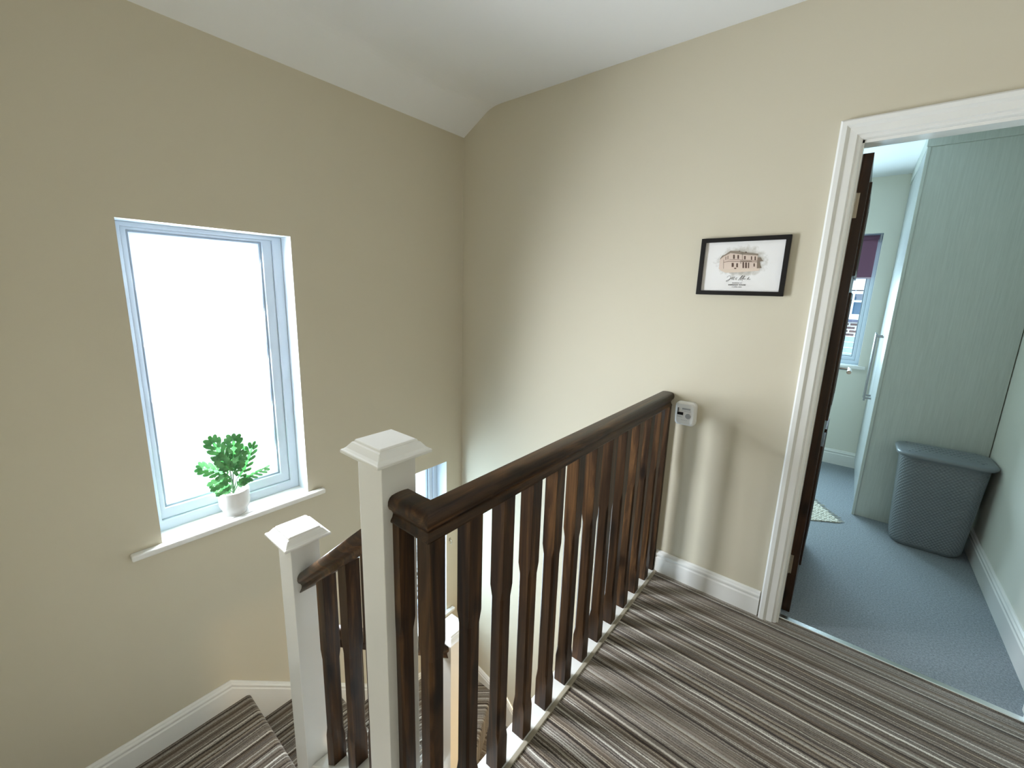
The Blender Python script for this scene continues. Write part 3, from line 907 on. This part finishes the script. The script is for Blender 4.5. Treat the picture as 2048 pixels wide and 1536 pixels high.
# rug
rg = BM()
c0 = Vector((2.20, 1.285, 0))
ang = math.radians(212)
ux, uy = Vector((math.cos(ang), math.sin(ang), 0)), Vector((math.cos(ang-PI/2), math.sin(ang-PI/2), 0))
rugE = empty('rug', (1.7, 1.7, 0), 'cream knotted rug with fringed corner on the grey bedroom carpet', 'rug')
n1, n2 = 46, 60
for i in range(n1):
    for j in range(n2):
        p = c0+ux*(.02+i*.016+(.004 if j % 2 else 0))+uy*(j*.016)
        if p.x < BX0+.1 or p.y > YF-.1 or p.x < 1.5: continue
        h_ = .005+.004*((i*7+j*13) % 5)/4
        q = bmesh.ops.create_cube(rg, size=1)
        mat_ = Matrix.Translation(p+Vector((0, 0, h_/2+.001))) @ Matrix.Rotation(ang+.5*((i+j) % 2), 4, 'Z') @ Matrix.Diagonal((.017, .013, h_, 1))
        bmesh.ops.transform(rg, matrix=mat_, verts=q['verts'])
part('rug_pile', rg, M['rug'], rugE)
bm = BM()
random.seed(8)
for j in range(40):
    p = c0+ux*.02+uy*(j*.0235)
    if p.x < 1.5: continue
    q = p-ux*random.uniform(.035, .055)+uy*random.uniform(-.008, .008)
    tube(bm, [p+Vector((0, 0, .005)), (p+q)/2+Vector((0, 0, .006)), q+Vector((0, 0, .004))], [.004, .003, .0015], 5)
part('fringe', bm, M['rug'], rugE)

# ------------------------------------------------------------------ framed print
PXC, PZC = (1.5034+1.8351)/2, (1.4292+1.6686)/2
pw, ph = (1.8351-1.5034), (1.6686-1.4292)
fr = empty('framed_print', (PXC, -.001, PZC), 'black framed watercolour print of a country house with handwritten names', 'picture')
x0, x1, z0, z1 = PXC-pw/2, PXC+pw/2, PZC-ph/2, PZC+ph/2
FWd = .0175
bm = BM(); ring_frame(bm, 'y', -.020, -.001, (x0, x1, z0, z1), (x0+FWd, x1-FWd, z0+FWd, z1-FWd))
bevelmod(part('picture_frame', bm, M['blackframe'], fr), .0015, 2)
def watercolour():
    m, nt, b = nmat('print_with_wash')
    tc = N(nt, 'ShaderNodeTexCoord')
    mp = N(nt, 'ShaderNodeMapping'); mp.inputs['Location'].default_value = (0, 0, -.25); mp.inputs['Scale'].default_value = (8.4, 1, 12.5)
    L(nt, tc.outputs['Object'], mp.inputs['Vector'])
    ln = N(nt, 'ShaderNodeVectorMath', operation='LENGTH'); L(nt, mp.outputs[0], ln.inputs[0])
    n = N(nt, 'ShaderNodeTexNoise', i_Scale=42.0, i_Detail=4, i_Roughness=.6); L(nt, tc.outputs['Object'], n.inputs['Vector'])
    a = N(nt, 'ShaderNodeMath', operation='MULTIPLY_ADD', i_1=.75); L(nt, n.outputs['Fac'], a.inputs[0]); L(nt, ln.outputs['Value'], a.inputs[2])
    r = N(nt, 'ShaderNodeValToRGB')
    e = r.color_ramp.elements
    e[0].position = .78; e[0].color = (.48, .44, .39, 1)
    e[1].position = 1.22; e[1].color = (.80, .78, .77, 1)
    k = e.new(1.0) if False else e.new(.98); k.color = (.62, .59, .55, 1)
    sc1 = N(nt, 'ShaderNodeMath', operation='MULTIPLY', i_1=.82); L(nt, a.outputs[0], sc1.inputs[0])
    e[2].position = 1.0; e[1].position = .84; e[0].position = .60
    e[0].color = (.36, .32, .27, 1); e[1].color = (.56, .53, .49, 1); e[2].color = (.80, .78, .77, 1)
    L(nt, sc1.outputs[0], r.inputs['Fac']); L(nt, r.outputs['Color'], b.inputs['Base Color'])
    b.inputs['Roughness'].default_value = .6
    return m
paper = part('print', bx(x0+FWd-.002, -.008, z0+FWd-.002, x1-FWd+.002, -.004, z1-FWd+.002), watercolour(), fr)
# drawing on the print: pixel (1440-1545,485-555 crop) -> local plane coordinates
IX0, IX1, IZ0, IZ1 = x0+FWd, x1-FWd, z0+FWd, z1-FWd
def dr(u, v):   # u 0..1 right, v 0..1 down in the paper
    return (IX0+(IX1-IX0)*u, IZ1-(IZ1-IZ0)*v)
# crop 2048x1195 of region x 1425..1545, y 485..555 ; homography of paper approximated
from math import floor
TL, TR, BR, BL = (1411.0, 485.3), (1569.0, 477.0), (1555.0, 582.5), (1401.8, 580.8)
def inv_bilin(px, py):
    u = v = .5
    for _ in range(12):
        X = (1-u)*(1-v)*TL[0]+u*(1-v)*TR[0]+u*v*BR[0]+(1-u)*v*BL[0]
        Y = (1-u)*(1-v)*TL[1]+u*(1-v)*TR[1]+u*v*BR[1]+(1-u)*v*BL[1]
        dXu = (1-v)*(TR[0]-TL[0])+v*(BR[0]-BL[0]); dXv = (1-u)*(BL[0]-TL[0])+u*(BR[0]-TR[0])
        dYu = (1-v)*(TR[1]-TL[1])+v*(BR[1]-BL[1]); dYv = (1-u)*(BL[1]-TL[1])+u*(BR[1]-TR[1])
        D = dXu*dYv-dXv*dYu; ex, ey = px-X, py-Y
        u += (ex*dYv-ey*dXv)/D; v += (ey*dXu-ex*dYu)/D
    return u, v
def cp(a, b):   # crop pixel -> world x,z
    return dr(*inv_bilin(1425+a*120/2048, 485+b*70/1195))
def poly(bm, pts, y):
    f = [cp(*p) for p in pts]
    prism(bm, f, y, y+.0004, 'y')
def drawing(name, polys, col, y):
    bm = BM()
    for p in polys: poly(bm, p, y)
    return part(name, bm, plain(name+'_ink', col, .7, var=.12), paper)
def rc(a, b, c, d, s=0): return [(a, b), (c, b+s*(c-a)), (c, d+s*(c-a)), (a, d)]
drawing('drawn_lawn', [[(240, 880), (1650, 830), (1600, 930), (1000, 985), (480, 1010), (330, 950)]], (.68, .56, .46), -.0084)
drawing('drawn_facade', [[(620, 330), (1060, 385), (1560, 410), (1530, 850), (1000, 860), (570, 890), (240, 880), (270, 560), (400, 460)]], (.66, .53, .45), -.0088)
drawing('drawn_tree', [[(1550, 480), (1650, 470), (1690, 560), (1750, 590), (1620, 620), (1650, 760), (1690, 840), (1530, 850)]], (.20, .15, .11), -.0088)
drawing('drawn_cornice', [[(640, 255), (940, 265), (1060, 295), (1570, 355), (1570, 410), (1060, 375), (640, 335), (400, 455), (280, 555), (270, 540), (360, 415), (420, 410)]], (.25, .20, .15), -.0092)
drawing('drawn_band', [[(600, 545), (1540, 575), (1540, 590), (600, 560)], [(590, 605), (1540, 620), (1540, 640), (590, 625), (410, 665), (410, 650)], rc(980, 590, 1370, 615, .02),
        rc(1045, 300, 1060, 560), rc(400, 560, 412, 870)], (.20, .14, .10), -.0092)
wins = [rc(735, 390, 790, 530), rc(885, 400, 935, 530), rc(1110, 430, 1160, 545), rc(1335, 440, 1375, 560), rc(1455, 440, 1495, 570), rc(690, 670, 755, 810), rc(850, 680, 905, 820), rc(1425, 680, 1465, 790),
        rc(475, 455, 492, 570), rc(545, 430, 562, 550), rc(1060, 640, 1110, 845), rc(1150, 650, 1205, 845), rc(1245, 655, 1280, 845), rc(990, 640, 1010, 690), rc(780, 840, 850, 875), rc(930, 255, 975, 275), rc(1140, 285, 1200, 310)]
drawing('drawn_windows', wins, (.085, .045, .03), -.0094)
def text(name, s, x, z, size, y, parent, mat, shear=0, sx=1.0, space=1.0, extr=.0001, align='CENTER', rot=0, off=0):
    c = bpy.data.curves.new(name, 'FONT'); c.body = s; c.size = size; c.align_x = align; c.align_y = 'CENTER'
    c.extrude = extr; c.shear = shear; c.space_character = space; c.offset = off
    o = bpy.data.objects.new(name, c); C.objects.link(o)
    dg = bpy.context.evaluated_depsgraph_get(); dg.update()
    me = bpy.data.meshes.new_from_object(o.evaluated_get(dg))
    bpy.data.objects.remove(o)
    bm = BM(); bm.from_mesh(me)
    bmesh.ops.scale(bm, vec=(sx, 1, 1), verts=bm.verts)
    bmesh.ops.rotate(bm, verts=bm.verts, cent=(0, 0, 0), matrix=Matrix.Rotation(rot, 3, 'Z'))
    bmesh.ops.rotate(bm, verts=bm.verts, cent=(0, 0, 0), matrix=Matrix.Rotation(PI/2, 3, 'X'))
    bmesh.ops.translate(bm, verts=bm.verts, vec=(x, y, z))
    return part(name, bm, mat, parent)
ink = plain('print_ink', (.04, .035, .035), .6)
# handwritten line as pen strokes, in pixels of the crop at region (1440..1520, 540..585), scale 25.6
def hw(a, b): return dr(*inv_bilin(1440+a/25.6, 540+b/25.6))
strokes = [[(420, 350), (480, 290), (560, 255), (600, 280), (600, 360), (560, 450), (470, 540), (390, 570), (370, 545), (430, 500), (590, 420), (640, 380)],
 [(700, 330), (650, 400), (640, 440), (670, 430)], [(770, 300), (700, 400), (680, 450), (710, 460), (760, 420)], [(830, 300), (760, 400), (735, 455), (765, 465), (800, 440)],
 [(950, 345), (900, 370), (860, 430), (870, 460), (910, 450), (930, 420)],
 [(1010, 490), (1110, 360), (1220, 235)], [(1220, 235), (1130, 400), (1110, 490)], [(1110, 490), (1220, 360), (1330, 250)], [(1330, 250), (1230, 400), (1195, 500), (1190, 545)],
 [(1290, 400), (1250, 420), (1270, 440), (1310, 405), (1320, 440)], [(1340, 440), (1360, 405), (1390, 410)], [(1550, 310), (1470, 400), (1435, 460)], [(1530, 380), (1470, 420), (1500, 450), (1560, 445), (1600, 420)]]
bm = BM()
for s in strokes:
    pts = [(hw(*p)[0], -.0088, hw(*p)[1]) for p in s]
    bold = s[0] == (1010, 490)
    tube(bm, pts, .00085 if bold else .00055, 6)
part('handwritten_names', bm, ink, paper)
tx, tz = hw(945, 640); text('printed_line', 'MARRIED AT', tx, tz, .0055, -.0086, paper, ink, space=1.25, off=.00012)
tx, tz = hw(930, 740); text('printed_line', 'DRENAGH HOUSE', tx, tz, .0068, -.0086, paper, ink, space=1.25, off=.0003)
tx, tz = hw(920, 850); text('printed_line', '13 JUNE 2022', tx, tz, .0056, -.0086, paper, ink, space=1.2, off=.0001)

# ------------------------------------------------------------------ carbon monoxide alarm
al = empty('gas_alarm', (1.522, -.001, .872), 'small white gas alarm with black display on wall by the rail end', 'alarm')
TA = math.radians(1.5)
def alxf(bm):
    bmesh.ops.rotate(bm, verts=bm.verts, cent=(0, 0, 0), matrix=Matrix.Rotation(-TA, 3, 'Y'))
    bmesh.ops.translate(bm, verts=bm.verts, vec=(1.520, 0, .872)); return bm
def al_body():
    bm = BM(); rings = []
    for dh, y in ((0, 0), (0, -.012), (-.001, -.022), (-.004, -.029), (-.010, -.033)):
        rings.append([Vector((p[0], y, p[1])) for p in rrect(0, 0, .047+dh, .057+dh, .020+dh*.5, 0, 6)])
    rings = [[Vector((p.x, y, p.z)) for p in r] for r, y in zip(rings, (0, -.012, -.022, -.029, -.033))]
    loft(bm, rings); return bm
def rr2(hx, hz, r, y): return [Vector((p[0], y, p[1])) for p in rrect(0, 0, hx, hz, r, 0, 6)]
bm = BM(); loft(bm, [rr2(.047, .057, .020, 0), rr2(.047, .057, .020, -.014), rr2(.0462, .0562, .0195, -.022), rr2(.043, .053, .018, -.028), rr2(.038, .048, .016, -.0315), rr2(.037, .047, .015, -.032)])
ab = part('casing', alxf(bm), M['alarm'], al, smooth=False); bevelmod(ab, .002, 2)
def alpart(name, f, mat):
    bm = BM(); f(bm); part(name, alxf(bm), mat, ab)
alpart('display', lambda b: box(b, -.034, -.0335, -.006, -.007, -.0315, .008, bev=.0008), M['black'])
for zz in (.026, .0195, .0125):
    def led(b, zz=zz):
        lathe(b, [(0, 0), (.0027, 0), (.0027, .0015), (0, .0015)], (0, 0, 0), 12)
        bmesh.ops.rotate(b, verts=b.verts, cent=(0, 0, 0), matrix=Matrix.Rotation(PI/2, 3, 'X'))
        bmesh.ops.translate(b, verts=b.verts, vec=(-.0305, -.032, zz))
    alpart('indicator_light', led, M['black'])
def btn(b):
    lathe(b, [(0, 0), (.0125, 0), (.0125, .0015), (.0115, .0025), (.002, .0025), (0, .0015)], (0, 0, 0), 28)
    bmesh.ops.rotate(b, verts=b.verts, cent=(0, 0, 0), matrix=Matrix.Rotation(PI/2, 3, 'X'))
    bmesh.ops.translate(b, verts=b.verts, vec=(.0155, -.0315, -.0085))
alpart('test_button', btn, M['greyplastic'])
alpart('brand_plate', lambda b: box(b, -.013, -.0328, .0215, .024, -.0315, .0290), M['greyplastic'])
alpart('speaker_slots', lambda b: [box(b, -.014+k*.007, -.0325, -.030, -.010+k*.007, -.0315, -.0285) for k in range(4)], M['greyplastic'])
for xa, xb, zz in ((-.030, -.023, .0255), (-.030, -.022, .019), (-.030, -.024, .012), (-.016, .026, .0165), (-.004, .026, .0125), (-.034, -.016, -.0125), (-.034, -.010, -.0155)):
    alpart('printed_note', lambda b, xa=xa, xb=xb, zz=zz: box(b, xa, -.0323, zz, xb, -.0315, zz+.0012), M['greyplastic'])
bm = BM(); bm.free()

# ------------------------------------------------------------------ outside
struct(obj('ground', bx(-12, -8, ZL-.35, 14, 20, ZL-.25), M['grassy']))
hs = empty('neighbour_house', (2, 10, ZL-.25), 'brick house opposite seen through the bedroom window', 'house')
bm = BM(); wall(bm, 'y', 10, 10.3, -5, 8, ZL-.25, 1.62, [(1.98, 3.0, 1.0, 1.56), (1.85, 4.2, -1.9, .62)])
part('brick_wall', bm, [M['brick'], M['slate']], hs)
bm = BM(); ring_frame(bm, 'y', 9.97, 10.06, (1.935, 3.04, .985, 1.60), (2.0, 2.98, 1.10, 1.535)); box(bm, 2.0, 9.98, 1.36, 2.98, 10.05, 1.40)
box(bm, 2.33, 9.98, 1.1, 2.39, 10.05, 1.535)
f_ = part('window_frame', bm, M['upvc'], hs)
part('pane', bx(1.99, 10.02, 1.0, 3.0, 10.03, 1.55), plain('dark_window_glass', (.05, .10, .16), .1), f_)
part('stone_sill', bx(1.90, 9.93, .93, 3.08, 10.02, .985), M['slate'], hs)
bm = BM()
for k in range(20): box(bm, 1.86, 9.96+.012*(k % 1), -1.88+k*.125, 4.19, 10.03, -1.88+k*.125+.112)
part('shiplap_cladding', bm, M['cladding'], hs)
part('fascia', bx(-5.2, 9.75, 1.62, 8.2, 10.0, 1.85), M['upvc'], hs)
bm = BM(); prism(bm, [(9.7, 1.85), (12.5, 3.6), (15.3, 1.85)], -5.3, 8.3, 'x')
part('roof', bm, M['rooftile'], hs)
# bare shrub outside the lower window
random.seed(21)
bm = BM()
def branch(p, d, ln, r, dep):
    q = p+d*ln
    mid = (p+q)/2+Vector((random.uniform(-1, 1), random.uniform(-1, 1), random.uniform(-.5, .5)))*ln*.12
    tube(bm, [p, mid, q], [r, r*.8, r*.6], 5)
    if dep == 0: return
    for _ in range(3):
        nd = (d+Vector((random.uniform(-.9, .9), random.uniform(-.9, .9), random.uniform(-.4, .7)))).normalized()
        branch(p+d*ln*random.uniform(.5, 1), nd, ln*.68, r*.6, dep-1)
for k in range(3): branch(Vector((-1.5+.1*k, .30+.25*k, ZL-.25)), Vector((0, 0, 1)), .75, .016, 5)
tag(obj('garden_shrub', bm, M['twig']), 'bare twiggy shrub outside the lower stairwell window', 'shrub')
